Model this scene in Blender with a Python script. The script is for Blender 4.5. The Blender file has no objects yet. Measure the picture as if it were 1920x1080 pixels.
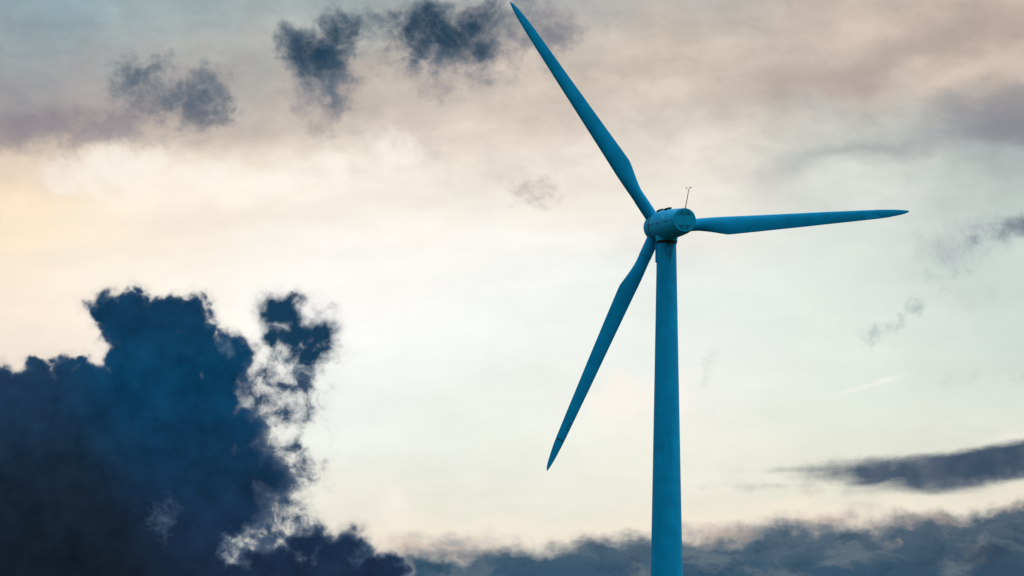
import bpy, bmesh, math
from mathutils import Vector, Matrix

# ------------------------------------------------------------------ camera
scene = bpy.context.scene
PITCH, ROLL = 0.1512, 0.0086
F0 = Vector((0, math.cos(PITCH), math.sin(PITCH)))
R0 = Vector((1, 0, 0))
U0 = Vector((0, -math.sin(PITCH), math.cos(PITCH)))
CR = R0 * math.cos(ROLL) + U0 * math.sin(ROLL)
CU = U0 * math.cos(ROLL) - R0 * math.sin(ROLL)
GROUND_Z = -1.7                      # the lens is 1.7 m above the field
cd = bpy.data.cameras.new('camera')
cd.sensor_width = 36.0
cd.lens = 4912.5 / 1920 * 36
cd.clip_start = 0.5
cd.clip_end = 60000
cam = bpy.data.objects.new('camera', cd)
scene.collection.objects.link(cam)
cam.matrix_world = Matrix((
    (CR.x, CU.x, -F0.x, 0), (CR.y, CU.y, -F0.y, 0), (CR.z, CU.z, -F0.z, 0), (0, 0, 0, 1)))
scene.camera = cam
scene.view_settings.view_transform = 'Standard'
scene.view_settings.look = 'None'
scene.view_settings.exposure = 0
scene.view_settings.gamma = 1
scene.cycles.max_bounces = 4
scene.cycles.diffuse_bounces = 2
scene.cycles.glossy_bounces = 2

# ------------------------------------------------------------------ colour helper
def lin(c):
    out = []
    for v in c[:3]:
        v = v / 255.0
        out.append(v / 12.92 if v <= 0.04045 else ((v + 0.055) / 1.055) ** 2.4)
    return (out[0], out[1], out[2], 1.0)

# ------------------------------------------------------------------ sun (veiled by cloud, high to the right)
SUN_EL, SUN_AZ = math.radians(52), math.radians(80)     # azimuth from +Y, positive to +X
sl = bpy.data.lights.new('sun', 'SUN')
sl.energy = 0.9
sl.angle = math.radians(30)
sl.color = (1.0, 0.9, 0.78)
sun = bpy.data.objects.new('sun', sl)
scene.collection.objects.link(sun)
sd = Vector((math.sin(SUN_AZ) * math.cos(SUN_EL), math.cos(SUN_AZ) * math.cos(SUN_EL), math.sin(SUN_EL)))
sun.rotation_euler = sd.to_track_quat('Z', 'Y').to_euler()

# ------------------------------------------------------------------ world: sky texture + evening cloud cover by direction
world = bpy.data.worlds.new("World")
scene.world = world
world.use_nodes = True
world.cycles.sampling_method = 'MANUAL'
world.cycles.sample_map_resolution = 256
nt = world.node_tree
nt.nodes.clear()
N, L = nt.nodes, nt.links

def sock(node, i, v):
    if isinstance(v, bpy.types.NodeSocket):
        L.new(v, node.inputs[i])
    elif v is not None:
        node.inputs[i].default_value = v

def M(op, a, b=None, c=None, clamp=False):
    n = N.new('ShaderNodeMath'); n.operation = op; n.use_clamp = clamp
    sock(n, 0, a); sock(n, 1, b); sock(n, 2, c)
    return n.outputs[0]

def V(op, a, b=None, s=None):
    n = N.new('ShaderNodeVectorMath'); n.operation = op
    sock(n, 0, a); sock(n, 1, b)
    if s is not None: sock(n, 3, s)
    return n.outputs['Value'] if op in ('DOT_PRODUCT', 'LENGTH', 'DISTANCE') else n.outputs[0]

def XYZ(x, y, z=0.0):
    n = N.new('ShaderNodeCombineXYZ'); sock(n, 0, x); sock(n, 1, y); sock(n, 2, z)
    return n.outputs[0]

def SEP(v):
    n = N.new('ShaderNodeSeparateXYZ'); sock(n, 0, v)
    return n.outputs[0], n.outputs[1], n.outputs[2]

def SM(x, a, b, lo=0.0, hi=1.0):
    n = N.new('ShaderNodeMapRange'); n.interpolation_type = 'SMOOTHSTEP'
    sock(n, 0, x); sock(n, 1, a); sock(n, 2, b); sock(n, 3, lo); sock(n, 4, hi)
    return n.outputs[0]

def LM(x, a, b, lo=0.0, hi=1.0):
    n = N.new('ShaderNodeMapRange'); sock(n, 0, x); sock(n, 1, a); sock(n, 2, b); sock(n, 3, lo); sock(n, 4, hi)
    return n.outputs[0]

def NOISE(v, scale, detail=6.0, rough=0.55, lac=2.0, color=False):
    n = N.new('ShaderNodeTexNoise'); n.noise_dimensions = '3D'; n.normalize = True
    sock(n, 'Vector', v); n.inputs['Scale'].default_value = scale
    n.inputs['Detail'].default_value = detail; n.inputs['Roughness'].default_value = rough
    n.inputs['Lacunarity'].default_value = lac
    return n.outputs['Color' if color else 'Fac']

def MIX(f, a, b, mode='MIX'):
    n = N.new('ShaderNodeMix'); n.data_type = 'RGBA'; n.blend_type = mode; n.clamp_factor = True
    sock(n, 0, f)
    for i, v in ((6, a), (7, b)):
        if isinstance(v, tuple) and len(v) == 3: v = lin(v)
        sock(n, i, v)
    return n.outputs[2]

def RAMP(x, stops, lo, hi, interp='B_SPLINE'):
    """stops: (position, (r,g,b)) with positions in the units lo..hi"""
    n = N.new('ShaderNodeValToRGB'); n.color_ramp.interpolation = interp
    el = n.color_ramp.elements
    for i, (p, c) in enumerate(stops):
        q = min(max((p - lo) / (hi - lo), 0), 1)
        e = el[i] if i < 2 else el.new(q)
        if i < 2: e.position = q
        e.color = lin(c)
    t = LM(x, lo, hi)
    sock(n, 0, t)
    return n.outputs[0]

def MAXN(lst):
    r = lst[0]
    for a in lst[1:]: r = M('MAXIMUM', r, a)
    return r

tc = N.new('ShaderNodeTexCoord')
D = V('NORMALIZE', tc.outputs['Generated'])
# a chart of this quarter of the sky: a tangent plane on the celestial sphere,
# 1 unit = 1.17 degrees, X to the east, Y towards the horizon
SC = 49.125
df = V('DOT_PRODUCT', D, F0)
dfm = M('MAXIMUM', df, 0.05)
CX = M('ADD', M('DIVIDE', M('MULTIPLY', V('DOT_PRODUCT', D, CR), SC), dfm), 9.6)
CY = M('SUBTRACT', 5.4, M('DIVIDE', M('MULTIPLY', V('DOT_PRODUCT', D, CU), SC), dfm))
P = XYZ(CX, CY, 0.0)

def center(c, amp):        # noise colour -> signed offset
    return V('SCALE', V('SUBTRACT', c, (0.5, 0.5, 0.5)), None, amp)

def stretched(v, sx, sy, ang=0.0, off=(0, 0, 0)):
    n = N.new('ShaderNodeMapping'); sock(n, 0, v)
    n.inputs['Location'].default_value = off
    n.inputs['Rotation'].default_value = (0, 0, ang)
    n.inputs['Scale'].default_value = (sx, sy, 1)
    return n.outputs[0]

# --- high veil: soft colour field
warpA = V('MULTIPLY', center(NOISE(stretched(P, 0.5, 1.0), 0.55, 4, 0.5, color=True), 2.6), (1.2, 0.75, 0))
warpB = V('MULTIPLY', center(NOISE(stretched(P, 0.7, 1.0, 0.12), 1.7, 5, 0.6, color=True), 0.7), (1.3, 0.8, 0))
PW = V('ADD', V('ADD', P, warpA), warpB)
WX, WY, _ = SEP(PW)
cols = [
 (0.3, [(-.6,(140,168,178)),(1.0,(156,168,170)),(1.7,(166,160,160)),(2.45,(152,146,150)),(3.0,(238,216,194)),(4.0,(255,233,204)),(5.2,(255,240,216)),(6.2,(252,236,220)),(7.2,(240,230,214)),(10.8,(236,226,212))]),
 (3.4, [(-.6,(150,172,176)),(.7,(170,178,176)),(1.5,(176,172,168)),(2.3,(184,172,164)),(2.9,(240,224,204)),(3.7,(255,244,228)),(4.6,(253,240,220)),(5.5,(254,248,236)),(7.0,(252,248,240)),(10.8,(235,232,220))]),
 (6.6, [(-.6,(158,176,180)),(.6,(184,184,178)),(1.4,(196,184,172)),(2.5,(204,192,180)),(3.2,(246,236,220)),(4.0,(252,244,232)),(5.0,(255,252,246)),(6.2,(253,253,250)),(7.4,(242,246,242)),(8.6,(240,244,234)),(9.8,(236,230,214))]),
 (9.8, [(-.6,(160,172,178)),(.6,(178,174,170)),(1.4,(214,200,184)),(2.4,(220,208,194)),(3.1,(242,232,218)),(3.9,(250,243,232)),(4.7,(250,250,246)),(5.4,(250,252,248)),(6.6,(243,247,242)),(8.4,(240,243,232)),(9.6,(232,230,214))]),
 (12.8,[(-.6,(164,172,176)),(.7,(204,190,176)),(1.5,(214,200,184)),(2.4,(226,218,206)),(3.4,(236,228,216)),(4.3,(236,235,228)),(5.2,(232,239,233)),(6.6,(240,244,238)),(7.6,(246,243,234)),(8.6,(240,242,228)),(9.8,(236,228,210))]),
 (15.8,[(-.6,(206,192,178)),(.7,(200,184,170)),(1.5,(196,184,176)),(2.1,(196,196,188)),(2.9,(206,208,200)),(3.7,(216,218,210)),(4.6,(222,230,222)),(5.8,(228,236,228)),(7.2,(230,238,228)),(8.4,(230,234,218)),(9.8,(230,224,206))]),
 (18.9,[(-.4,(212,194,178)),(.45,(180,164,154)),(1.1,(216,198,180)),(1.7,(186,176,168)),(2.3,(136,138,146)),(2.9,(176,182,180)),(3.8,(194,204,198)),(4.8,(206,216,210)),(6.2,(210,222,214)),(7.6,(224,230,218)),(8.6,(222,220,204))]),
]
veil = None
for i, (cx, stops) in enumerate(cols):
    r = RAMP(WY, stops, -1.0, 11.0)
    veil = r if veil is None else MIX(SM(WX, cols[i-1][0], cx), veil, r)

# mottling of the veil: large soft streaks + finer lumps, stronger in the upper cloud sheet
n1 = NOISE(stretched(P, 0.32, 1.1, 0.2, (3, 1, 0)), 0.9, 7, 0.55)
n2 = NOISE(stretched(V('ADD', P, warpB), 0.7, 1.0, 0.0, (7, 4, 2)), 1.6, 8, 0.6)
up = SM(CY, 4.8, 2.2)
m1 = M('MULTIPLY', M('SUBTRACT', n1, 0.5), M('ADD', 0.20, M('MULTIPLY', up, 0.35)))
m2 = M('MULTIPLY', M('SUBTRACT', n2, 0.5), M('ADD', 0.09, M('MULTIPLY', up, 0.42)))
mot = M('ADD', 1.0, M('ADD', m1, m2))
veil = V('MULTIPLY', veil, XYZ(mot, M('POWER', mot, 0.97), M('POWER', mot, 0.9)))
# the mottling cools where it darkens

# --- helpers for cloud bodies made of round lobes on the chart
def lobes(v, items, cap=None, k_=None):
    out = []
    for it in items:
        if len(it) == 3: x, y, rx = it; ry = rx
        else: x, y, rx, ry = it[:4]
        n = N.new('ShaderNodeVectorMath'); n.operation = 'MULTIPLY_ADD'
        k = min(rx, ry)
        sock(n, 0, v)
        n.inputs[1].default_value = (k / rx, k / ry, 0)
        n.inputs[2].default_value = (-x * k / rx, -y * k / ry, 0)
        out.append(M('SUBTRACT', k, V('LENGTH', n.outputs[0])))
    if k_:
        r = out[0]
        for a in out[1:]: r = M('SMOOTH_MAX', r, a, k_)
    else: r = MAXN(out)
    if cap is not None: r = M('SMOOTH_MIN', r, cap, cap)
    return r

def over(base, col, a): return MIX(a, base, col)

fine = NOISE(V('ADD', P, (0, 0, 3.3)), 2.4, 6, 0.56)           # crinkles
finec = M('SUBTRACT', fine, 0.5)
def VOR(v, scale, sm):
    n = N.new('ShaderNodeTexVoronoi'); n.voronoi_dimensions = '2D'; n.feature = 'SMOOTH_F1'
    sock(n, 'Vector', v); n.inputs['Scale'].default_value = scale; n.inputs['Smoothness'].default_value = sm
    return n.outputs['Distance']
pbw = V('ADD', P, V('MULTIPLY', center(NOISE(V('ADD', P, (8, 2, 1)), 2.2, 3, 0.5, color=True), .45), (1, 1, 0)))
v1 = M('SUBTRACT', .40, VOR(pbw, 2.1, .35))       # rounded billows, two sizes
v2 = M('SUBTRACT', .40, VOR(pbw, 5.2, .35))
billc = M('ADD', M('MULTIPLY', v1, .62), M('MULTIPLY', v2, .30))
soft = NOISE(V('ADD', P, (2, 9, 1.7)), 1.1, 8, 0.62)
softc = M('SUBTRACT', soft, 0.5)
# wind-drawn wisps: noise folded by its own warp
wv = V('ADD', P, V('MULTIPLY', center(NOISE(V('ADD', P, (4, 4, 6)), 1.7, 3, 0.5, color=True), 0.55), (1, 1, 0)))
wisp = NOISE(wv, 2.3, 5, 0.60)
wispc = M('SUBTRACT', wisp, 0.5)

# --- torn dark puffs high in the sky
tw = V('ADD', P, V('MULTIPLY', center(NOISE(P, 1.3, 6, 0.62, color=True), 1.0), (1, 1, 0)))
hz = lobes(tw, [(3.4,1.75,1.15,.6),(5.95,1.3,.85,.95),(8.7,.85,1.75,.95),(6.1,2.1,.5,.5),(1.2,2.45,1.9,.4),(9.9,.6,1.1,.6),(8.2,1.4,.9,.5)], .30, .3)
veil = over(veil, (134,130,140), M('MULTIPLY', SM(M('ADD', hz, M('ADD', M('MULTIPLY', softc, 1.3), M('MULTIPLY', wispc, .8))), -.10, .48), 0.62))
pf = lobes(tw, [(2.75,1.5,.60,.38),(3.5,1.92,.75,.24),(3.95,1.35,.30,.32),(5.9,1.05,.62,.44),(6.5,.52,.52,.38),(6.15,1.5,.24,.4),(5.55,.8,.3,.3),(8.2,.6,.80,.60),(8.95,.75,.65,.50),(10.2,.62,.45,.16),(9.6,.35,.5,.3)], .16, .2)
pfn = M('ADD', pf, M('ADD', M('MULTIPLY', softc, 0.9), M('MULTIPLY', wispc, .85)))
veil = over(veil, MIX(SM(CX, 3.6, 5.4), (102,113,125), (82,102,119)), M('MULTIPLY', SM(pfn, -.24, .30), M('SUBTRACT', .90, SM(CX, 9.0, 10.2, 0, .45))))
core = lobes(tw, [(2.55,1.45,.30,.18),(3.6,1.98,.45,.13),(5.88,1.05,.55,.36),(6.4,.6,.42,.26),(8.1,.55,.70,.46),(8.45,.62,.75,.36),(8.85,.42,.45,.28),(8.9,.98,.35,.18)], .24, .2)
cn_ = M('ADD', core, M('ADD', M('MULTIPLY', softc, 0.28), M('MULTIPLY', wispc, .40)))
veil = over(veil, MIX(SM(CX, 3.6, 5.4), (70,90,110), (22,58,82)), M('MULTIPLY', SM(cn_, -.20, .36), 1.0))
# small grey wisp left of the hub
ws = lobes(tw, [(9.95,3.6,.42,.22)], .1)
veil = over(veil, (176,168,160), M('MULTIPLY', SM(M('ADD', ws, M('MULTIPLY', wispc, 1.0)), -0.16, 0.26), 0.60))

tiltR = XYZ(WX, M('ADD', WY, M('MULTIPLY', M('SUBTRACT', WX, 17.0), 0.22)), 0)
veil = over(veil, (176,160,152), M('MULTIPLY', SM(M('ADD', lobes(tiltR, [(16.8,.92,3.0,.30)]), M('MULTIPLY', softc, .25)), -.3, .35), .62))
veil = over(veil, (224,206,188), M('MULTIPLY', SM(M('ADD', lobes(tiltR, [(18.2,1.55,1.7,.24)]), M('MULTIPLY', softc, .3)), -.22, .3), .65))
veil = over(veil, (152,142,146), M('MULTIPLY', SM(M('ADD', lobes(PW, [(.6,2.45,2.4,.30),(2.4,2.1,1.2,.3)]), M('MULTIPLY', softc, .7)), -.25, .45), .42))
# --- bank of grey at the right, and torn scraps under it
rb = lobes(tiltR, [(18.6,2.62,2.2,.34),(16.2,2.75,1.2,.2)])
veil = over(veil, (128,132,142), M('MULTIPLY', SM(M('ADD', rb, M('MULTIPLY', softc, .25)), -0.36, .44), .58))
# bright billow tops under the grey sheet on the left, soft beige streaks below them
bt = lobes(tw, [(5.2,3.4,.75,.28),(6.25,3.1,.32,.26),(3.9,3.3,.8,.30),(7.45,2.95,.5,.26),(1.9,3.3,1.1,.40),(2.7,3.05,.5,.25)], .2, .15)
veil = over(veil, (255,248,236), M('MULTIPLY', SM(M('ADD', bt, M('ADD', M('MULTIPLY', softc, .6), M('MULTIPLY', finec, .3))), -.22, .24), .75))
bs2 = lobes(PW, [(4.6,4.25,2.3,.22),(7.2,4.0,1.6,.18),(1.0,4.85,1.0,.16),(.4,6.3,.7,.14)], .2, .1)
veil = over(veil, (243,231,214), M('MULTIPLY', SM(M('ADD', bs2, M('MULTIPLY', softc, .5)), -.22, .24), .60))
bs3 = lobes(PW, [(9.6,4.25,2.0,.20),(9.5,5.35,1.9,.12)], .2, .1)
veil = over(veil, (255,253,247), M('MULTIPLY', SM(M('ADD', bs3, M('MULTIPLY', softc, .5)), -.2, .24), .60))
stw = V('ADD', P, V('MULTIPLY', center(NOISE(stretched(P, 1.0, 1.0, 0.6), 1.6, 7, 0.6, color=True), 0.9), (1.2, .6, 0)))
rx_, ry_, _ = SEP(stw)
tilt = XYZ(rx_, M('ADD', ry_, M('MULTIPLY', M('SUBTRACT', rx_, 18.9), 0.28)), 0)
rb2 = lobes(tilt, [(18.8,4.25,1.1,.26),(19.5,4.25,1.2,.38)], .25, .2)
veil = over(veil, (150,158,164), M('MULTIPLY', SM(M('ADD', lobes(tilt, [(18.6,4.25,1.5,.42)], .3), M('MULTIPLY', softc, .8)), -0.10, .40), .55))
veil = over(veil, (84,96,118), M('MULTIPLY', SM(M('ADD', rb2, M('ADD', M('MULTIPLY', softc, .7), M('MULTIPLY', wispc, .35))), -0.02, .34), .85))
tilt2 = XYZ(rx_, M('ADD', ry_, M('MULTIPLY', M('SUBTRACT', rx_, 18.0), 0.55)), 0)
sc = lobes(tilt2, [(18.1,5.05,1.0,.16),(16.7,5.35,.55,.20),(19.1,5.0,.4,.18)], .10)
veil = over(veil, (176,188,188), M('MULTIPLY', SM(M('ADD', sc, M('MULTIPLY', wispc, 1.3)), -0.06, .34), .75))
sc2 = lobes(stw, [(18.9,7.0,.8,.14),(18.3,5.6,.4,.16),(13.25,7.0,.10,.35)], .10)
veil = over(veil, (188,196,190), M('MULTIPLY', SM(M('ADD', sc2, M('MULTIPLY', wispc, 1.0)), -0.10, .36), .45))
# bright patches: contrail-like dash, warm glints
tilt3 = XYZ(CX, M('ADD', CY, M('MULTIPLY', M('SUBTRACT', CX, 16.4), 0.27)), 0)
dash = lobes(tilt3, [(16.58,7.18,.26,.04),(16.2,7.2,.45,.03)])
veil = over(veil, (255,250,240), M('MULTIPLY', SM(M('ADD', dash, M('MULTIPLY', finec, .10)), -0.05, .09), .7))
gl = lobes(PW, [(7.5,9.65,.34,.16),(12.9,7.3,.5,.6),(18.9,8.08,.8,.14),(11.9,7.5,.6,.6)])
veil = over(veil, (255,246,236), M('MULTIPLY', SM(M('ADD', gl, M('MULTIPLY', softc, .5)), -0.15, .3), .6))

# --- long dark lens cloud low on the right
lw = V('ADD', P, V('MULTIPLY', center(NOISE(stretched(P, 0.45, 1.3), 1.4, 7, 0.58, color=True), 0.8), (1.6, .38, 0)))
lx, ly, _ = SEP(lw)
ltilt = XYZ(lx, M('ADD', ly, M('MULTIPLY', M('POWER', M('MAXIMUM', M('SUBTRACT', lx, 16.0), 0), 1.6), 0.055)), 0)
ln = lobes(ltilt, [(17.2,8.86,1.9,.22),(18.7,9.0,2.2,.38),(16.0,8.80,1.0,.06),(16.6,9.02,.7,.10)])
lna = SM(M('ADD', ln, M('MULTIPLY', softc, .20)), -0.09, .10)
lcol = MIX(SM(softc, -.2, .25), (52,74,98), (84,98,116))
veil = over(veil, lcol, M('MULTIPLY', lna, .98))
lf = lobes(ltilt, [(16.3,8.68,.9,.10),(16.4,9.22,1.1,.10),(14.6,9.1,.9,.07),(16.1,9.5,.45,.13),(18.9,9.28,1.2,.10)])
veil = over(veil, (150,154,156), M('MULTIPLY', SM(M('ADD', lf, M('MULTIPLY', finec, .45)), -0.08, .2), .6))

# --- grey cloud deck along the bottom
dw = V('ADD', P, V('MULTIPLY', center(NOISE(stretched(P, 0.7, 1.2), 1.1, 8, 0.6, color=True), 1.1), (1.4, .75, 0)))
def deck(items, s_amp, f_amp):
    d = lobes(dw, items)
    return M('ADD', d, M('ADD', M('MULTIPLY', softc, s_amp), M('MULTIPLY', finec, f_amp)))
back = deck([(8.4,10.25,1.4,.36),(11.0,10.2,1.1,.24),(13.6,10.1,1.3,.34),(15.4,9.85,1.5,.30),(17.3,9.85,1.8,.35),(19.3,9.75,1.2,.42),(16,11.4,4.5,1.55)], .35, .3)
veil = over(veil, (255,238,218), M('MULTIPLY', SM(back, -.42, -.08), .45))
dl2 = NOISE(stretched(dw, .7, 1.4, 0, (4, 2, 7)), 1.7, 8, .62)
veil = over(veil, MIX(SM(dl2, .42, .60), (136,136,146), (188,170,160)), M('MULTIPLY', SM(back, -0.08, .30), .72))
front = deck([(7.9,10.7,1.0,.40),(9.6,10.6,1.2,.38),(11.4,10.55,1.5,.40),(13.6,10.6,1.6,.40),(15.6,10.45,1.5,.50),(15.2,10.4,2.0,.62),(12.0,10.55,2.4,.48),(17.5,10.15,1.5,.58),(19.2,10.1,1.4,.70),(13.5,12.6,9.5,2.5),(17.6,11.2,2.6,1.2),(12,11.2,4,.85)], .32, .28)
dcol = MIX(SM(CY, 9.7, 10.8), (90,109,124), (58,86,108))
dcol = MIX(SM(CX, 14.5, 19.5, 0, .35), dcol, (44,60,84))
dl = NOISE(stretched(dw, 0.6, 1.3, 0, (1, 5, 0)), 1.3, 7, 0.6)
dcol = MIX(SM(dl, .46, .66, 0, .55), dcol, (116,128,136))
dcol = MIX(SM(dl2, .50, .34, 0, .55), dcol, (44,72,92))
dcol = MIX(M('MULTIPLY', SM(dl2, .54, .68, 0, .5), SM(CY, 10.5, 9.9)), dcol, (176,160,154))
dcol = MIX(M('MULTIPLY', SM(lobes(dw, [(18.5,10.4,.7,.22)]), -.1, .3), .6), dcol, (36,50,74))
veil = over(veil, dcol, M('MULTIPLY', SM(front, -0.14, .24), 1.0))

# --- the great dark cumulus on the left
cw = V('ADD', P, V('MULTIPLY', center(NOISE(V('ADD', P, (0, 0, 5.5)), 1.9, 5, 0.55, color=True), 0.42), (1, 1, 0)))
body = [(1.98,5.88,.42),(2.25,6.1,.5),(2.5,5.84,.48),(3.0,5.98,.48),(3.3,5.95,.52),(3.55,5.92,.50),(2.8,6.4,.85),(2.9,6.9,1.05),(3.6,6.4,.60),(4.1,6.6,.45),(4.5,6.66,.42),
 (4.2,7.0,.62),(4.0,7.4,.62),(3.3,8.1,1.35),(4.0,8.1,.62),(4.55,8.15,.55),(4.6,8.7,.65),(5.0,8.92,.62),(4.25,9.2,.98),(1.4,8.3,1.62),(.75,7.4,.75),(.2,7.9,1.1),
 (0,9.6,2.6),(2.4,10.3,1.9),(4.6,11.5,1.1),(5.75,10.2,.50),(6.15,10.5,.55),(5.4,10.75,.62),(4.9,10.6,.5),(6.55,10.55,.68),(7.05,10.85,.60),(5.5,11.3,1.1)]
bs = lobes(cw, body)
bn = M('ADD', bs, M('ADD', M('MULTIPLY', finec, .30), M('MULTIPLY', billc, .36)))
# right flank is torn, top is crisp
torn = M('MULTIPLY', SM(CX, 4.1, 5.0), SM(CY, 10.9, 9.6))
bn = M('ADD', bn, M('MULTIPLY', torn, M('ADD', M('MULTIPLY', softc, .6), M('MULTIPLY', wispc, .55))))
puff = lobes(cw, [(5.2,5.85,.38),(5.5,5.95,.42),(5.75,6.2,.42),(6.0,6.42,.36),(5.15,6.3,.26),(5.75,6.65,.28),(5.45,6.4,.34)], .24, .15)
pn = M('ADD', puff, M('ADD', M('MULTIPLY', billc, .25), M('ADD', M('MULTIPLY', wispc, .70), M('MULTIPLY', softc, .30))))
frg = lobes(cw, [(4.7,7.55,.5,.5),(5.55,7.5,.26,.45),(5.1,7.9,.5,.30),(5.35,7.0,.4,.35),(5.5,7.35,.38,.5),(5.45,7.75,.35,.3),(5.7,8.9,.25,.26),(5.35,9.0,.4,.4),(4.9,9.5,.75,.65),(4.6,10.0,.85,.6),(4.8,9.8,.6,.5),(5.3,9.95,.5,.45),(5.15,8.45,.4,.25)], .15, .15)
frg = M('MAXIMUM', frg, lobes(cw, [(4.95,9.55,.5,.34),(5.45,9.75,.35,.3),(4.75,10.15,.3,.25)], .26, .15))
fn = M('ADD', frg, M('ADD', M('MULTIPLY', wispc, 1.35), M('MULTIPLY', finec, .6)))
# thin haze of droplets round the torn side
halo = MAXN([M('MULTIPLY', SM(pn, -.34, .05), .30), M('MULTIPLY', SM(fn, -.36, .1), .34), M('MULTIPLY', SM(bn, -.16, .02), .25)])
veil = over(veil, (200,192,186), halo)
ctop = RAMP(CY, [(5.4,(22,58,88)),(6.3,(14,62,94)),(7.2,(8,62,96)),(8.1,(16,54,84)),(8.9,(20,50,78)),(9.8,(24,46,72)),(10.8,(28,44,68))], 5.0, 11.0)
cleft = RAMP(CY, [(6.6,(34,60,88)),(7.4,(28,54,82)),(8.2,(24,47,68)),(9.0,(24,39,55)),(10.0,(22,33,46)),(10.8,(21,31,43))], 5.0, 11.0)
ccol = MIX(SM(M('SUBTRACT', CX, M('MULTIPLY', M('SUBTRACT', CY, 7.0), .45)), .4, 2.4), cleft, ctop)
cmot = M('ADD', 1.0, M('ADD', M('MULTIPLY', softc, 1.1), M('ADD', M('MULTIPLY', finec, .5), M('MULTIPLY', billc, .38))))
ccol = V('SCALE', ccol, None, cmot)
ew = M('MAXIMUM', M('ADD', .12, M('ADD', M('MULTIPLY', torn, .14), M('MULTIPLY', wispc, .5))), .07)      # how soft the rim is, varies along it
edge = MIX(SM(bn, -.02, M('MULTIPLY', ew, 1.8)), (80,98,122), ccol)
thin = MIX(SM(pn, -.08, .20), (98,118,134), (24,60,88))
thin2 = MIX(SM(fn, -.06, .30), (112,126,142), (32,64,94))
veil = over(veil, thin2, M('MULTIPLY', SM(fn, -.18, .28), .97))
veil = over(veil, thin, M('MULTIPLY', SM(pn, -.16, .17), 1.0))
veil = over(veil, edge, SM(bn, -.03, ew))
# lit tatters inside the body
gap = lobes(cw, [(3.05,9.75,.36,.40),(6.9,10.35,.4,.2),(4.35,6.5,.3,.2)], .12, .1)
veil = over(veil, (96,122,146), M('MULTIPLY', SM(M('ADD', gap, M('MULTIPLY', wispc, 1.3)), .0, .40), .45))
# thin places where the bright sky comes through
hole = lobes(cw, [(4.5,10.15,.22,.2),(4.55,7.55,.18,.2)], .10, .1)
veil = over(veil, (216,220,214), M('MULTIPLY', SM(M('ADD', hole, M('MULTIPLY', wispc, 1.1)), .02, .30), .70))

# --- the rest of the heavens, away from this quarter: broken evening overcast
DX, DY, DZ = SEP(D)
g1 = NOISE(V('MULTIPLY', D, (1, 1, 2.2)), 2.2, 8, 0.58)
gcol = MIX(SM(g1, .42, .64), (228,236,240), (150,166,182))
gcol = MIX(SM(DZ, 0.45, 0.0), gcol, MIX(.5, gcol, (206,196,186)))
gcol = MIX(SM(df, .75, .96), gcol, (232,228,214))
gcol = V('SCALE', gcol, None, M('ADD', M('ADD', 0.46, SM(DZ, .12, .85, 0, 1.5)), M('MULTIPLY', SM(DX, -.7, .9), .30)))   # overcast brightest overhead; level shaped to light the turbine, more from the right
inq = M('MULTIPLY', SM(M('ABSOLUTE', M('SUBTRACT', CX, 9.6)), 17.0, 11.5), SM(M('ABSOLUTE', M('SUBTRACT', CY, 5.4)), 11.5, 6.6))
inq = M('MULTIPLY', inq, SM(df, .2, .5))
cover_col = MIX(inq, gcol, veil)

sky = N.new('ShaderNodeTexSky')
sky.sky_type = 'NISHITA'
sky.sun_disc = False
sky.sun_elevation = SUN_EL
sky.sun_rotation = SUN_AZ
bg1 = N.new('ShaderNodeBackground'); L.new(sky.outputs[0], bg1.inputs[0]); bg1.inputs[1].default_value = 0.10
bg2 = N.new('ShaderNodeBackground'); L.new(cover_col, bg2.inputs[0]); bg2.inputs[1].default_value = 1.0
mx = N.new('ShaderNodeMixShader')
thick = MAXN([SM(bn, -.03, .11), SM(front, -.14, .20), lna, SM(pn, -.10, .16), SM(fn, -.10, .25), SM(pfn, -.24, .20)])
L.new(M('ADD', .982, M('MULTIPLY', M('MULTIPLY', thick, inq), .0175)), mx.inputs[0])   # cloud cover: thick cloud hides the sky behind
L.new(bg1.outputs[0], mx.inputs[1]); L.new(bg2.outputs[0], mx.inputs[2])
wo = N.new('ShaderNodeOutputWorld'); L.new(mx.outputs[0], wo.inputs[0])

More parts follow.
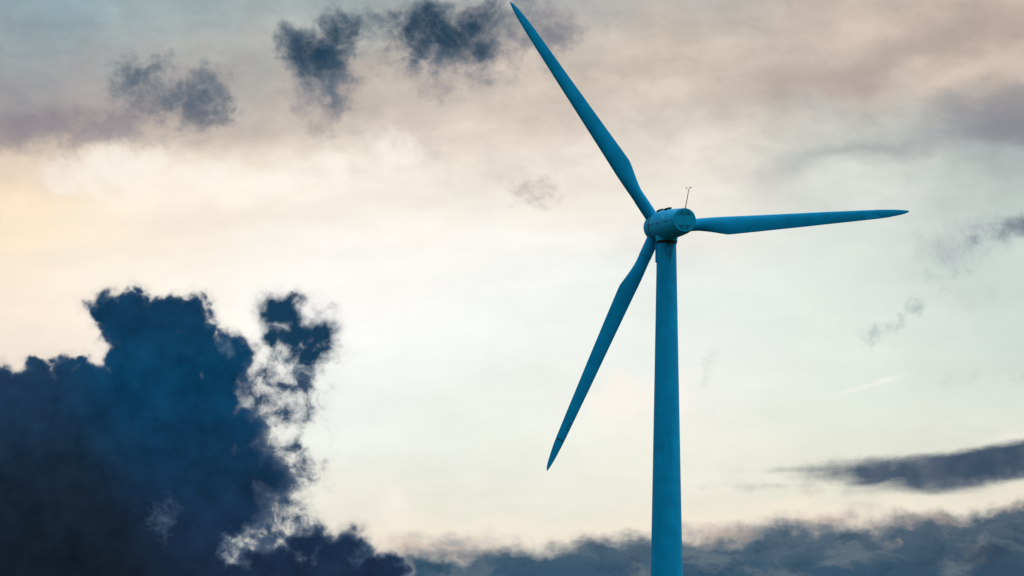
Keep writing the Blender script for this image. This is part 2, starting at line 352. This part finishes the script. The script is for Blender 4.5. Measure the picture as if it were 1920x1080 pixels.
# ------------------------------------------------------------------ materials
def mat(name, base, rough=0.5, var=0.12, scale=1.5, bump=0.0, spec=0.4, streaks=0.0, dirt=None):
    m = bpy.data.materials.new(name); m.use_nodes = True
    t = m.node_tree; b = t.nodes['Principled BSDF']
    tco = t.nodes.new('ShaderNodeTexCoord')
    n = t.nodes.new('ShaderNodeTexNoise'); n.inputs['Scale'].default_value = scale; n.inputs['Detail'].default_value = 8
    n.inputs['Roughness'].default_value = 0.6
    t.links.new(tco.outputs['Object'], n.inputs['Vector'])
    r = t.nodes.new('ShaderNodeValToRGB')
    r.color_ramp.elements[0].position = 0.3; r.color_ramp.elements[1].position = 0.7
    r.color_ramp.elements[0].color = tuple(c * (1 - var) for c in base) + (1,)
    r.color_ramp.elements[1].color = tuple(min(1, c * (1 + var)) for c in base) + (1,)
    t.links.new(n.outputs['Fac'], r.inputs[0])
    col = r.outputs[0]
    if streaks:
        mp = t.nodes.new('ShaderNodeMapping'); mp.inputs['Scale'].default_value = (2.2, 2.2, .10)
        t.links.new(tco.outputs['Object'], mp.inputs[0])
        n2 = t.nodes.new('ShaderNodeTexNoise'); n2.inputs['Scale'].default_value = 1.5; n2.inputs['Detail'].default_value = 6
        t.links.new(mp.outputs[0], n2.inputs['Vector'])
        mr = t.nodes.new('ShaderNodeMapRange'); mr.inputs[1].default_value = .5; mr.inputs[2].default_value = .75
        mr.inputs[3].default_value = 0; mr.inputs[4].default_value = streaks
        t.links.new(n2.outputs['Fac'], mr.inputs[0])
        mm = t.nodes.new('ShaderNodeMix'); mm.data_type = 'RGBA'
        t.links.new(mr.outputs[0], mm.inputs[0]); t.links.new(col, mm.inputs[6])
        mm.inputs[7].default_value = (base[0] * .4, base[1] * .45, base[2] * .5, 1)
        col = mm.outputs[2]
    t.links.new(col, b.inputs['Base Color'])
    r2 = t.nodes.new('ShaderNodeMapRange'); r2.inputs[3].default_value = rough - .08; r2.inputs[4].default_value = rough + .1
    t.links.new(n.outputs['Fac'], r2.inputs[0]); t.links.new(r2.outputs[0], b.inputs['Roughness'])
    b.inputs['Specular IOR Level'].default_value = spec
    if bump:
        n3 = t.nodes.new('ShaderNodeTexNoise'); n3.inputs['Scale'].default_value = scale * 4
        t.links.new(tco.outputs['Object'], n3.inputs['Vector'])
        bp = t.nodes.new('ShaderNodeBump'); bp.inputs['Strength'].default_value = bump; bp.inputs['Distance'].default_value = .02
        t.links.new(n3.outputs['Fac'], bp.inputs['Height']); t.links.new(bp.outputs[0], b.inputs['Normal'])
    return m

PAINT = (0.0015, 0.235, 0.465)
m_tower = mat('blue_tower_paint', PAINT, .55, .14, .8, .05, .04, streaks=.25)
m_blade = mat('blue_blade_gelcoat', PAINT, .65, .14, .9, .0, .04)
m_shell = mat('blue_nacelle_fibreglass', (0.0015, 0.285, 0.53), .65, .08, 1.6, .03, .05)
m_lid = mat('blue_cover_paint', (0.002, 0.26, 0.45), .65, .06, 2.0, .0, .05)
m_patch = mat('pale_paint', (0.006, 0.34, 0.60), .5, .25, 9.0, .0, .15)
m_dark = mat('dark_rubber', (0.010, 0.012, 0.016), .7, .2, 6, .0, .2)
m_stain = mat('oily_grime', (0.004, 0.055, 0.085), .6, .3, 5, .0, .2)
m_metal = mat('weathered_grey_steel', (0.10, 0.085, 0.085), .5, .2, 8, .0, .4)
m_grass = mat('rough_grass', (0.028, 0.038, 0.014), .9, .45, .05, .4, .1)

# ------------------------------------------------------------------ mesh helpers
def link(name, bm, m, parent=None, smooth=True, angle=35):
    bmesh.ops.recalc_face_normals(bm, faces=bm.faces)
    me = bpy.data.meshes.new(name); bm.to_mesh(me); bm.free()
    me.materials.append(m)
    if smooth:
        for p in me.polygons: p.use_smooth = True
        me.set_sharp_from_angle(angle=math.radians(angle))
    o = bpy.data.objects.new(name, me); scene.collection.objects.link(o)
    if parent is not None: o.parent = parent
    return o

def rings(bm, loops, close=True, cap0=True, cap1=True):
    vs = [[bm.verts.new(p) for p in lp] for lp in loops]
    n = len(vs[0])
    for a, b in zip(vs, vs[1:]):
        for i in range(n):
            j = (i + 1) % n
            bm.faces.new((a[i], a[j], b[j], b[i]))
    if cap0: bm.faces.new(list(reversed(vs[0])))
    if cap1: bm.faces.new(vs[-1])
    return vs

def lathe(profile, o, ax, e1, e2, n=64, bm=None, cap0=True, cap1=True, squash=None):
    bm = bm or bmesh.new()
    lp = []
    for s, r in profile:
        lp.append([o + ax * s + e1 * (math.cos(2 * math.pi * i / n) * r) + e2 * (math.sin(2 * math.pi * i / n) * r) for i in range(n)])
    rings(bm, lp, cap0=cap0, cap1=cap1)
    return bm

def tube(p, q, r, n=12, bm=None, r2=None):
    bm = bm or bmesh.new()
    ax = (q - p).normalized()
    e1 = ax.orthogonal().normalized(); e2 = ax.cross(e1)
    ln_ = (q - p).length
    return lathe([(0, r), (ln_, r2 if r2 else r)], p, ax, e1, e2, n, bm)

def boxo(c, ex, ey, ez, bm=None):
    bm = bm or bmesh.new()
    v = [bm.verts.new(c + ex * a + ey * b + ez * d) for a in (-1, 1) for b in (-1, 1) for d in (-1, 1)]
    for f in ((0, 1, 3, 2), (4, 6, 7, 5), (0, 4, 5, 1), (2, 3, 7, 6), (0, 2, 6, 4), (1, 5, 7, 3)):
        bm.faces.new([v[i] for i in f])
    return bm

# ------------------------------------------------------------------ ground (below the frame): a gently rolling field
bm = bmesh.new()
import random
random.seed(4)
RR = [0, 60, 120, 200, 215, 240, 300, 450, 700, 1100, 2000, 4000, 8000, 16000]
prev = None
c0 = bm.verts.new((0, 0, GROUND_Z))
for r in RR[1:]:
    ring = []
    for i in range(72):
        a = 2 * math.pi * i / 72
        amp = 0 if r < 260 else min(14, (r - 250) * .006)
        z = GROUND_Z - (amp * (.5 + .5 * math.sin(3 * a + r * .002)) if amp else 0)
        ring.append(bm.verts.new((r * math.cos(a), r * math.sin(a), z)))
    for i in range(72):
        j = (i + 1) % 72
        if prev is None: bm.faces.new((c0, ring[i], ring[j]))
        else: bm.faces.new((prev[i], ring[i], ring[j], prev[j]))
    prev = ring
g = link('ground', bm, m_grass)
g['kind'] = 'structure'

# ------------------------------------------------------------------ the wind turbine
HUB = Vector((12.1631, 215.073, 38.0))
YAW, TILT, AZ, RT = 0.2348, math.radians(5), 0.1106, 22.415
A = Vector((-math.sin(YAW) * math.cos(TILT), math.cos(YAW) * math.cos(TILT), math.sin(TILT)))   # shaft, to the wind
RG = A.cross(Vector((0, 0, 1))).normalized()
UPV = RG.cross(A)
TX = HUB - A * 2.32
TWR = Vector((TX.x, TX.y, GROUND_Z))
root = bpy.data.objects.new('wind_turbine', None)
scene.collection.objects.link(root)
root.location = TWR
root.empty_display_size = 2
root['label'] = 'blue three-bladed wind turbine seen from behind on a tall tapering tower'
root['category'] = 'wind turbine'
def L_(v): return v - TWR            # world point -> turbine space
H = L_(HUB)
Z = Vector((0, 0, 1)); X = Vector((1, 0, 0)); Y = Vector((0, 1, 0))
O0 = Vector((0, 0, 0))

# tower: tapering steel tube, with weld seams between its sections
top_z = H.z - 1.76
px = 1 / 22.5
def tr(z):       # radius by height above base, from the widths in the picture
    d = top_z - z
    return 0.800 + 0.01675 * d + 0.00005 * d * d
prof = []
z = 0.0
while z < top_z - .01:
    prof.append((z, tr(z))); z += 1.0
prof.append((top_z, tr(top_z)))
bm = lathe(prof, O0, Z, X, Y, 96)
tower = link('tower', bm, m_tower, root)
# base flange and door at the foot
bm = lathe([(0.0, tr(0) + .22), (.16, tr(0) + .22), (.16, tr(.16) + .004)], Vector((0, 0, 0.004)), Z, X, Y, 64, cap0=False, cap1=False)
link('base_flange', bm, m_tower, tower)
# cable box on the left side near the top of the tower
zc = H.z - (481 - 424.5) * px * 1.0
e = Vector((-1, 0.0, 0))
bm = boxo(Vector((-(tr(zc) - .02), 0.0, zc)), Vector((.13, 0, 0)), Vector((0, .22, 0)), Vector((0, 0, .84)))
bmesh.ops.bevel(bm, geom=bm.edges[:], offset=.05, segments=2, affect='EDGES')
link('cable_box', bm, m_tower, tower)
# dark streak under the bearing: a thin darker sheet tapering down the tower skin
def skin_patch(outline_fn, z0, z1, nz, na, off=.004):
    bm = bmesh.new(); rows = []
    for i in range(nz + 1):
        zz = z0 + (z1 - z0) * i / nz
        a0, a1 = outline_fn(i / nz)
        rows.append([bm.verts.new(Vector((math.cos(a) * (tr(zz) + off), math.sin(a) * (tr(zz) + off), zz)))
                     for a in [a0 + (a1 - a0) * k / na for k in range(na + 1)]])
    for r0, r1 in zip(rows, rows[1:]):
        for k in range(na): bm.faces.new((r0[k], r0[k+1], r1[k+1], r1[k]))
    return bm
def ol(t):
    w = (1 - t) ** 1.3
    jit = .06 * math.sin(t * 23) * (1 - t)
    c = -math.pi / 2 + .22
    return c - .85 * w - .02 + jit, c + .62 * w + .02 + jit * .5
# streak material fades out through its own noise
m_streak = bpy.data.materials.new('dark_streak'); m_streak.use_nodes = True
t_ = m_streak.node_tree; b_ = t_.nodes['Principled BSDF']
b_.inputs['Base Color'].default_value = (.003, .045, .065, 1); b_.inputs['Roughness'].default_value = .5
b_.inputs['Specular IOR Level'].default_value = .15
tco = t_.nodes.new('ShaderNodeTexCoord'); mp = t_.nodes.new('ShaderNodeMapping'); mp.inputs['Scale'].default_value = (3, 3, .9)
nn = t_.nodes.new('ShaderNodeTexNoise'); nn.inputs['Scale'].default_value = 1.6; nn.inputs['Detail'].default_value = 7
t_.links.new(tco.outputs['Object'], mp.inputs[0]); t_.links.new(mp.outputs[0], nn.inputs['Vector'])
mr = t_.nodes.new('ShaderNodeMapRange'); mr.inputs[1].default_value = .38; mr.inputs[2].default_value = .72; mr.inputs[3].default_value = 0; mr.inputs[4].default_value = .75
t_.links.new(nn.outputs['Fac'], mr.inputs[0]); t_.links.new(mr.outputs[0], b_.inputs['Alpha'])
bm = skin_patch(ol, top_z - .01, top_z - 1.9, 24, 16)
link('dark_streak', bm, m_streak, tower)

# yaw bearing: collar from the nacelle down to a lipped ring, dark gap below it
bm = lathe([(-1.40, .86), (-1.375, .90), (-1.29, .90), (-1.27, .875), (-1.24, .875), (-1.22, .90), (-.35, .90)], H - A * 2.32, Z, X, Y, 72)
for v in bm.verts: pass
bearing = link('yaw_collar', bm, m_shell, root)
C = H - A * 2.32
zoff = C.z - H.z
bm = lathe([(top_z - .04, tr(top_z) + .035), (top_z + .03, .86), (C.z - 1.402, .86)], Vector((0, 0, 0)), Z, X, Y, 64)
link('bearing_seal', bm, m_dark, bearing)

# nacelle: round tapering shell, chamfered towards the flat rear cover
def ell(profile, n=80, bm=None, cap0=True, cap1=True, o=None):
    return lathe(profile, o if o is not None else H, -A, RG, UPV, n, bm, cap0, cap1)
nac_prof = [(1.22, 1.14, 0), (1.24, 1.22, 0), (1.32, 1.262, 0), (1.6, 1.27, 0), (2.2, 1.262, .0), (3.0, 1.24, .01), (4.0, 1.205, .03), (5.0, 1.16, .05), (5.8, 1.12, .06),
            (6.6, 1.07, .065), (6.85, 1.04, .06), (7.0, 1.01, .045), (7.30, .955, 0)]
bm = bmesh.new()
rings(bm, [[H - A * s_ + RG * (math.cos(2 * math.pi * i / 80) * r_) + UPV * (math.sin(2 * math.pi * i / 80) * r_ - dn) for i in range(80)] for s_, r_, dn in nac_prof])
nac = link('nacelle', bm, m_shell, root, angle=30)
nac_prof = [(a, b) for a, b, c in nac_prof]
def nr(s):
    for (s0, r0), (s1, r1) in zip(nac_prof, nac_prof[1:]):
        if s0 <= s <= s1: return r0 + (r1 - r0) * (s - s0) / (s1 - s0)
    return nac_prof[-1][1]
def npt(s, ang, off=0.0):   # ang 0 = right side, 90 = top (degrees), seen from behind
    a = math.radians(ang); r = nr(s) + off
    return H - A * s + RG * (math.cos(a) * r) + UPV * (math.sin(a) * r)
# gap ring between the spinner and the shell
link('front_seal', ell([(1.06, 1.12), (1.06, 1.255), (1.215, 1.255), (1.218, 1.12)], 80, None, True, True), m_dark, nac)
# rear cover with two groups of louvres either side of a rib
cover = link('rear_cover', ell([(7.302, .945), (7.315, .955), (7.36, .955), (7.385, .935)], 72), m_lid, nac)
def dpt(x, y, s=7.389): return H - A * s + RG * x + UPV * y
u6 = 1 / (6 * 22.5)      # one step of the 6x enlargement in metres
for x0, x1, y in ((18, 48, 92), (18, 60, 75), (18, 76, 59)):
    for sx in (-1, 1):
        for sy in (1, -1):
            xa, xb = x0 * u6 * sx * .55, x1 * u6 * sx
            yc = y * u6 * sy * 1.02
            cxm, hw = (xa + xb) / 2, abs(xb - xa) / 2
            bm = boxo(dpt(cxm, yc), RG * hw, UPV * .028, A * .012)
            # slanted outer ends
            for v in bm.verts:
                d = (v.co - dpt(cxm, yc))
                if d.dot(RG) * sx > 0 and d.dot(UPV) * sy > 0: v.co -= RG * (sx * .05)
            link('louvre', bm, m_stain, cover, smooth=False)
bm = boxo(dpt(0, 0, 7.395), RG * .018, UPV * .88, A * .014)
bmesh.ops.bevel(bm, geom=bm.edges[:], offset=.006, segments=1, affect='EDGES')
link('centre_rib', bm, m_lid, cover)
# split line of the shell: a shallow dark seam on each flank, with clasps
def strip(pts_in, w, thick, m, name, parent):
    bm = bmesh.new(); lp = []
    for s, ang in pts_in:
        p = npt(s, ang, 0.0); a = math.radians(ang)
        nrm = RG * math.cos(a) + UPV * math.sin(a); tg = -RG * math.sin(a) + UPV * math.cos(a)
        lp.append([p + tg * w + nrm * thick, p - tg * w + nrm * thick, p - tg * w - nrm * .02, p + tg * w - nrm * .02])
    rings(bm, lp)
    return link(name, bm, m, parent, smooth=False)
seam_angles = [(1.3 + i * (7.2 - 1.3) / 20, 180 + 1.5 * math.sin(math.pi * i / 20)) for i in range(21)]
strip(seam_angles, .016, .008, m_dark, 'shell_seam', nac)
strip([(s, 180 - a) for s, a in seam_angles], .016, .008, m_dark, 'shell_seam', nac)
for s in (1.45, 3.65, 5.7):
    for flip in (0, 1):
        ang = 180 if not flip else 0
        p = npt(s, ang - (3 if not flip else -3) * -1, .015)
        a = math.radians(ang); nrm = RG * math.cos(a) + UPV * math.sin(a); tg = -RG * math.sin(a) + UPV * math.cos(a)
        bm = boxo(p, A * .05, tg * .06, nrm * .03)
        bmesh.ops.bevel(bm, geom=bm.edges[:], offset=.012, segments=2, affect='EDGES')
        link('clasp', bm, m_dark, nac)
# short upright joint at the rear end of the seam
strip([(7.0, a) for a in (176, 180, 186, 192, 198)], .010, .007, m_stain, 'shell_joint', nac)
# small patch of paler colour on the left flank of the shell
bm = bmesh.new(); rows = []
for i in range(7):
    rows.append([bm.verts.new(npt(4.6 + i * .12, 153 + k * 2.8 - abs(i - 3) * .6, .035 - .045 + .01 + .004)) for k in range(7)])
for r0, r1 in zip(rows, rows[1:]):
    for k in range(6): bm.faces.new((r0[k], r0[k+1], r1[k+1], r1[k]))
link('pale_patch', bm, m_patch, nac)
# two dark domed vents on the roof
def vent(s, ang):
    p = npt(s, ang, -.08); a = math.radians(ang)
    nrm = (RG * math.cos(a) + UPV * math.sin(a)).normalized(); tg = -RG * math.sin(a) + UPV * math.cos(a)
    bm = lathe([(0, .30), (.09, .30), (.09, .335), (.13, .34), (.17, .31), (.205, .22), (.22, .08)], p, nrm, A, tg, 32)
    return link('roof_vent', bm, m_dark, nac)
vent(1.85, 110); vent(3.65, 105)
# weather mast
pb = npt(7.15, 84, -.06)
def img(x, y, s):    # point in the plane through the shaft point s, square to the view
    c = H - A * s
    return c + Vector((1, 0, 0)) * x + Vector((0, 0, 1)) * y
pt = pb + Vector((.285, -.05, 1.60))
mast = link('weather_mast', tube(pb, pt, .040, 12, None, .030), m_metal, nac)
md = (pt - pb).normalized()
bm = lathe([(-.02, .07), (.05, .07), (.08, .045)], pb + md * .02, md, md.orthogonal().normalized(), md.cross(md.orthogonal().normalized()), 16)
link('mast_foot', bm, m_dark, mast)
bm = tube(pt + Vector((-.20, 0, .02)), pt + Vector((.16, 0, .05)), .010)
tube(pt + Vector((-.19, 0, .02)), pt + Vector((-.19, 0, .15)), .010, 8, bm)
link('sensor_arm', bm, m_metal, mast)
bm = tube(pt + Vector((-.19, 0, .15)), pt + Vector((-.27, 0, .17)), .018)
tube(pt + Vector((-.19, 0, .15)), pt + Vector((-.15, .07, .15)), .012, 8, bm)
tube(pt + Vector((-.16, .0, .02)), pt + Vector((-.16, .0, .10)), .022, 8, bm)
link('wind_vane', bm, m_metal, mast)
bm = bmesh.new()
cc = pt + Vector((.15, 0, .15))
tube(pt + Vector((.15, 0, .04)), cc, .010, 8, bm)
for k in range(3):
    a = k * 2 * math.pi / 3 + .3
    q = cc + Vector((math.cos(a) * .09, math.sin(a) * .09, 0))
    tube(cc, q, .006, 6, bm)
    lathe([(-.03, .006), (-.02, .025), (.0, .034), (.02, .034)], q, Vector((-math.sin(a), math.cos(a), 0)), Z, Vector((math.cos(a), math.sin(a), 0)), 10, bm)
link('anemometer', bm, m_metal, mast)
bm = tube(pt + Vector((.02, 0, .0)), pt + Vector((.06, 0, .40)), .007, 6, None, .003)
link('lightning_rod', bm, m_metal, mast)

# spinner with its nose to the wind
sp = [(1.055, 1.10), (1.04, 1.15), (.6, 1.185), (.2, 1.195), (-.25, 1.185), (-.6, 1.13), (-.9, 1.03), (-1.2, .86), (-1.45, .64), (-1.62, .38), (-1.70, .18), (-1.72, .05)]
hub = link('spinner', ell(sp, 72), m_shell, root, angle=40)

# blades
FR = RT / 21.65
stations = [  # radius, leading offset, trailing offset, thickness, airfoil blend, twist (deg)
 (.75, .53, .53, 1.06, 0, 0), (2.70, .53, .53, 1.06, 0, 0),
 (2.73, .515, .515, 1.03, 0, 0), (3.3, .515, .520, 1.02, .0, 0), (3.7, .52, .57, .98, .15, 12), (4.2, .525, .665, .90, .4, 13), (4.7, .53, .78, .80, .65, 14),
 (5.2, .53, .90, .70, .85, 14), (5.6, .528, .985, .62, .97, 13.5), (5.78, .525, 1.01, .59, 1, 13), (6.0, .52, 1.01, .57, 1, 13),
 (7.5, .495, .955, .47, 1, 10.5), (9.0, .47, .895, .39, 1, 8.5), (11.0, .44, .815, .31, 1, 6.5), (12.2, .42, .77, .27, 1, 5.5), (14.0, .395, .69, .22, 1, 4),
 (16.0, .352, .61, .18, 1, 3), (17.9, .312, .53, .145, 1, 2), (18.945, .29, .485, .125, 1, 1.5),
 (18.955, .289, .483, .125, 1, 1.5), (19.6, .258, .44, .11, 1, 1), (20.3, .215, .355, .09, 1, .5), (20.9, .155, .27, .07, 1, 0), (21.3, .095, .185, .05, 1, 0),
 (21.52, .045, .10, .03, 1, 0), (21.65, .004, .01, .006, 1, 0)]
NS = 36
def section(le, te, th, bl, tw):
    """points (c, n): c along chord (+ leading), n + downwind (towards the tower side)"""
    out = []
    ch = le + te
    for i in range(NS):
        a = 2 * math.pi * i / NS
        # circle
        cxx = (le - te) / 2 + ch / 2 * math.cos(a); cn = th / 2 * math.sin(a)
        # airfoil, x from the leading edge
        x = (1 - math.cos(a)) / 2
        yt = 5 * (th / ch) * (.2969 * math.sqrt(max(x, 0)) - .126 * x - .3516 * x * x + .2843 * x ** 3 - .1036 * x ** 4)
        yc = .035 * 4 * x * (1 - x)
        sgn = 1 if math.sin(a) >= 0 else -1
        ax_ = le - x * ch; an = (yc + sgn * yt) * ch
        c = cxx * (1 - bl) + ax_ * bl; n = cn * (1 - bl) + an * bl
        t = math.radians(tw)
        out.append((c * math.cos(t) + n * math.sin(t), n * math.cos(t) - c * math.sin(t)))
    return out
def blade(k, label=None):
    t = AZ + k * 2 * math.pi / 3
    d = RG * math.cos(t) + UPV * math.sin(t)
    ld = -RG * math.sin(t) + UPV * math.cos(t)
    def loop(st):
        r, le, te, th, bl, tw = st
        cf = 1 / math.cos(math.radians(tw))
        return [H + d * (r * FR) + ld * c - A * n for c, n in section(le * cf, te * cf, th, bl, tw)]
    bm = bmesh.new(); rings(bm, [loop(s) for s in stations[3 - 1:19]])
    b = link('blade', bm, m_blade, root, angle=50)
    bm = bmesh.new(); rings(bm, [loop(s) for s in stations[0:2]])
    link('blade_root', bm, m_blade, b)
    bm = bmesh.new(); rings(bm, [loop(s) for s in ((2.69, .50, .50, 1.0, 0, 0), (2.75, .50, .50, 1.0, 0, 0))])
    link('root_joint', bm, m_stain, b)
    tb = bmesh.new(); rings(tb, [loop(s) for s in stations[19:]])
    link('tip_brake', tb, m_blade, b, angle=50)
    bm = bmesh.new(); rings(bm, [loop(s) for s in ((18.6, .27, .45, .10, 1, 1.5), (19.3, .25, .41, .085, 1, 1.2))])
    link('brake_joint', bm, m_stain, b)
    return b, d, ld
def surf(d, ld, r, c, off):     # point just off the downwind skin of a blade
    for s0, s1 in zip(stations, stations[1:]):
        if s0[0] <= r <= s1[0]:
            f = (r - s0[0]) / (s1[0] - s0[0]); st = [a + (b - a) * f for a, b in zip(s0, s1)]; break
    cf = 1 / math.cos(math.radians(st[5]))
    pts_ = section(st[1] * cf, st[2] * cf, st[3], st[4], st[5])[1:NS // 2]
    pts_ = sorted(pts_)
    n = pts_[0][1]
    for (c0, n0), (c1, n1) in zip(pts_, pts_[1:]):
        if c0 <= c <= c1: n = n0 + (n1 - n0) * (c - c0) / (c1 - c0); break
    return H + d * (r * FR) + ld * c - A * (n + off)
def patch(d, ld, r0, r1, c0, c1, off, nr_=10, nc=5):
    bm = bmesh.new(); rows = []
    for i in range(nr_ + 1):
        r = r0 + (r1 - r0) * i / nr_
        rows.append([bm.verts.new(surf(d, ld, r, c0(i / nr_) + (c1(i / nr_) - c0(i / nr_)) * k / nc, off)) for k in range(nc + 1)])
    for a, b in zip(rows, rows[1:]):
        for k in range(nc): bm.faces.new((a[k], a[k+1], b[k+1], b[k]))
    return bm
bR, dR, lR = blade(0); bU, dU, lU = blade(1); bD, dD, lD = blade(2)
bR['label'] = 'blade pointing right with a pale worn patch near its tip'
bU['label'] = 'blade pointing to the upper left corner of the rotor'
bD['label'] = 'blade pointing down left with an inspection plate and open brake gap'
link('worn_patch', patch(dR, lR, 17.75, 18.9, lambda t: -.46 + .03 * t, lambda t: -.20 - .12 * (1 - t) ** 3, .004), m_patch, bR)
# inspection plate: dark outline with chamfered corners
bm = bmesh.new()
rc, cc_ = 17.75, .10
outl = [(-.33, -.10), (-.28, -.15), (.20, -.15), (.33, -.07), (.33, .06), (.24, .12), (-.25, .12), (-.33, .06)]
lp = []
for r, c in outl:
    q0 = surf(dD, lD, rc + r, cc_ + c * .9, .004); q1 = surf(dD, lD, rc + r * .80, cc_ + c * .62, .004)
    lp.append((bm.verts.new(q0), bm.verts.new(q1)))
for i in range(len(lp)):
    j = (i + 1) % len(lp); bm.faces.new((lp[i][0], lp[j][0], lp[j][1], lp[i][1]))
link('inspection_plate', bm, m_stain, bD, smooth=False)
# the brake gap, wedge shaped
bm = patch(dD, lD, 18.91, 19.03, lambda t: -.44 + .05 * t, lambda t: .24 - .40 * abs(t - .55) , .003, 8, 10)
link('brake_gap', bm, m_stain, bD)
# faint grime line on the upper blade at its brake joint
link('grime_line', patch(dU, lU, 18.93, 18.97, lambda t: -.40, lambda t: .18, .002, 2, 8), m_stain, bU)
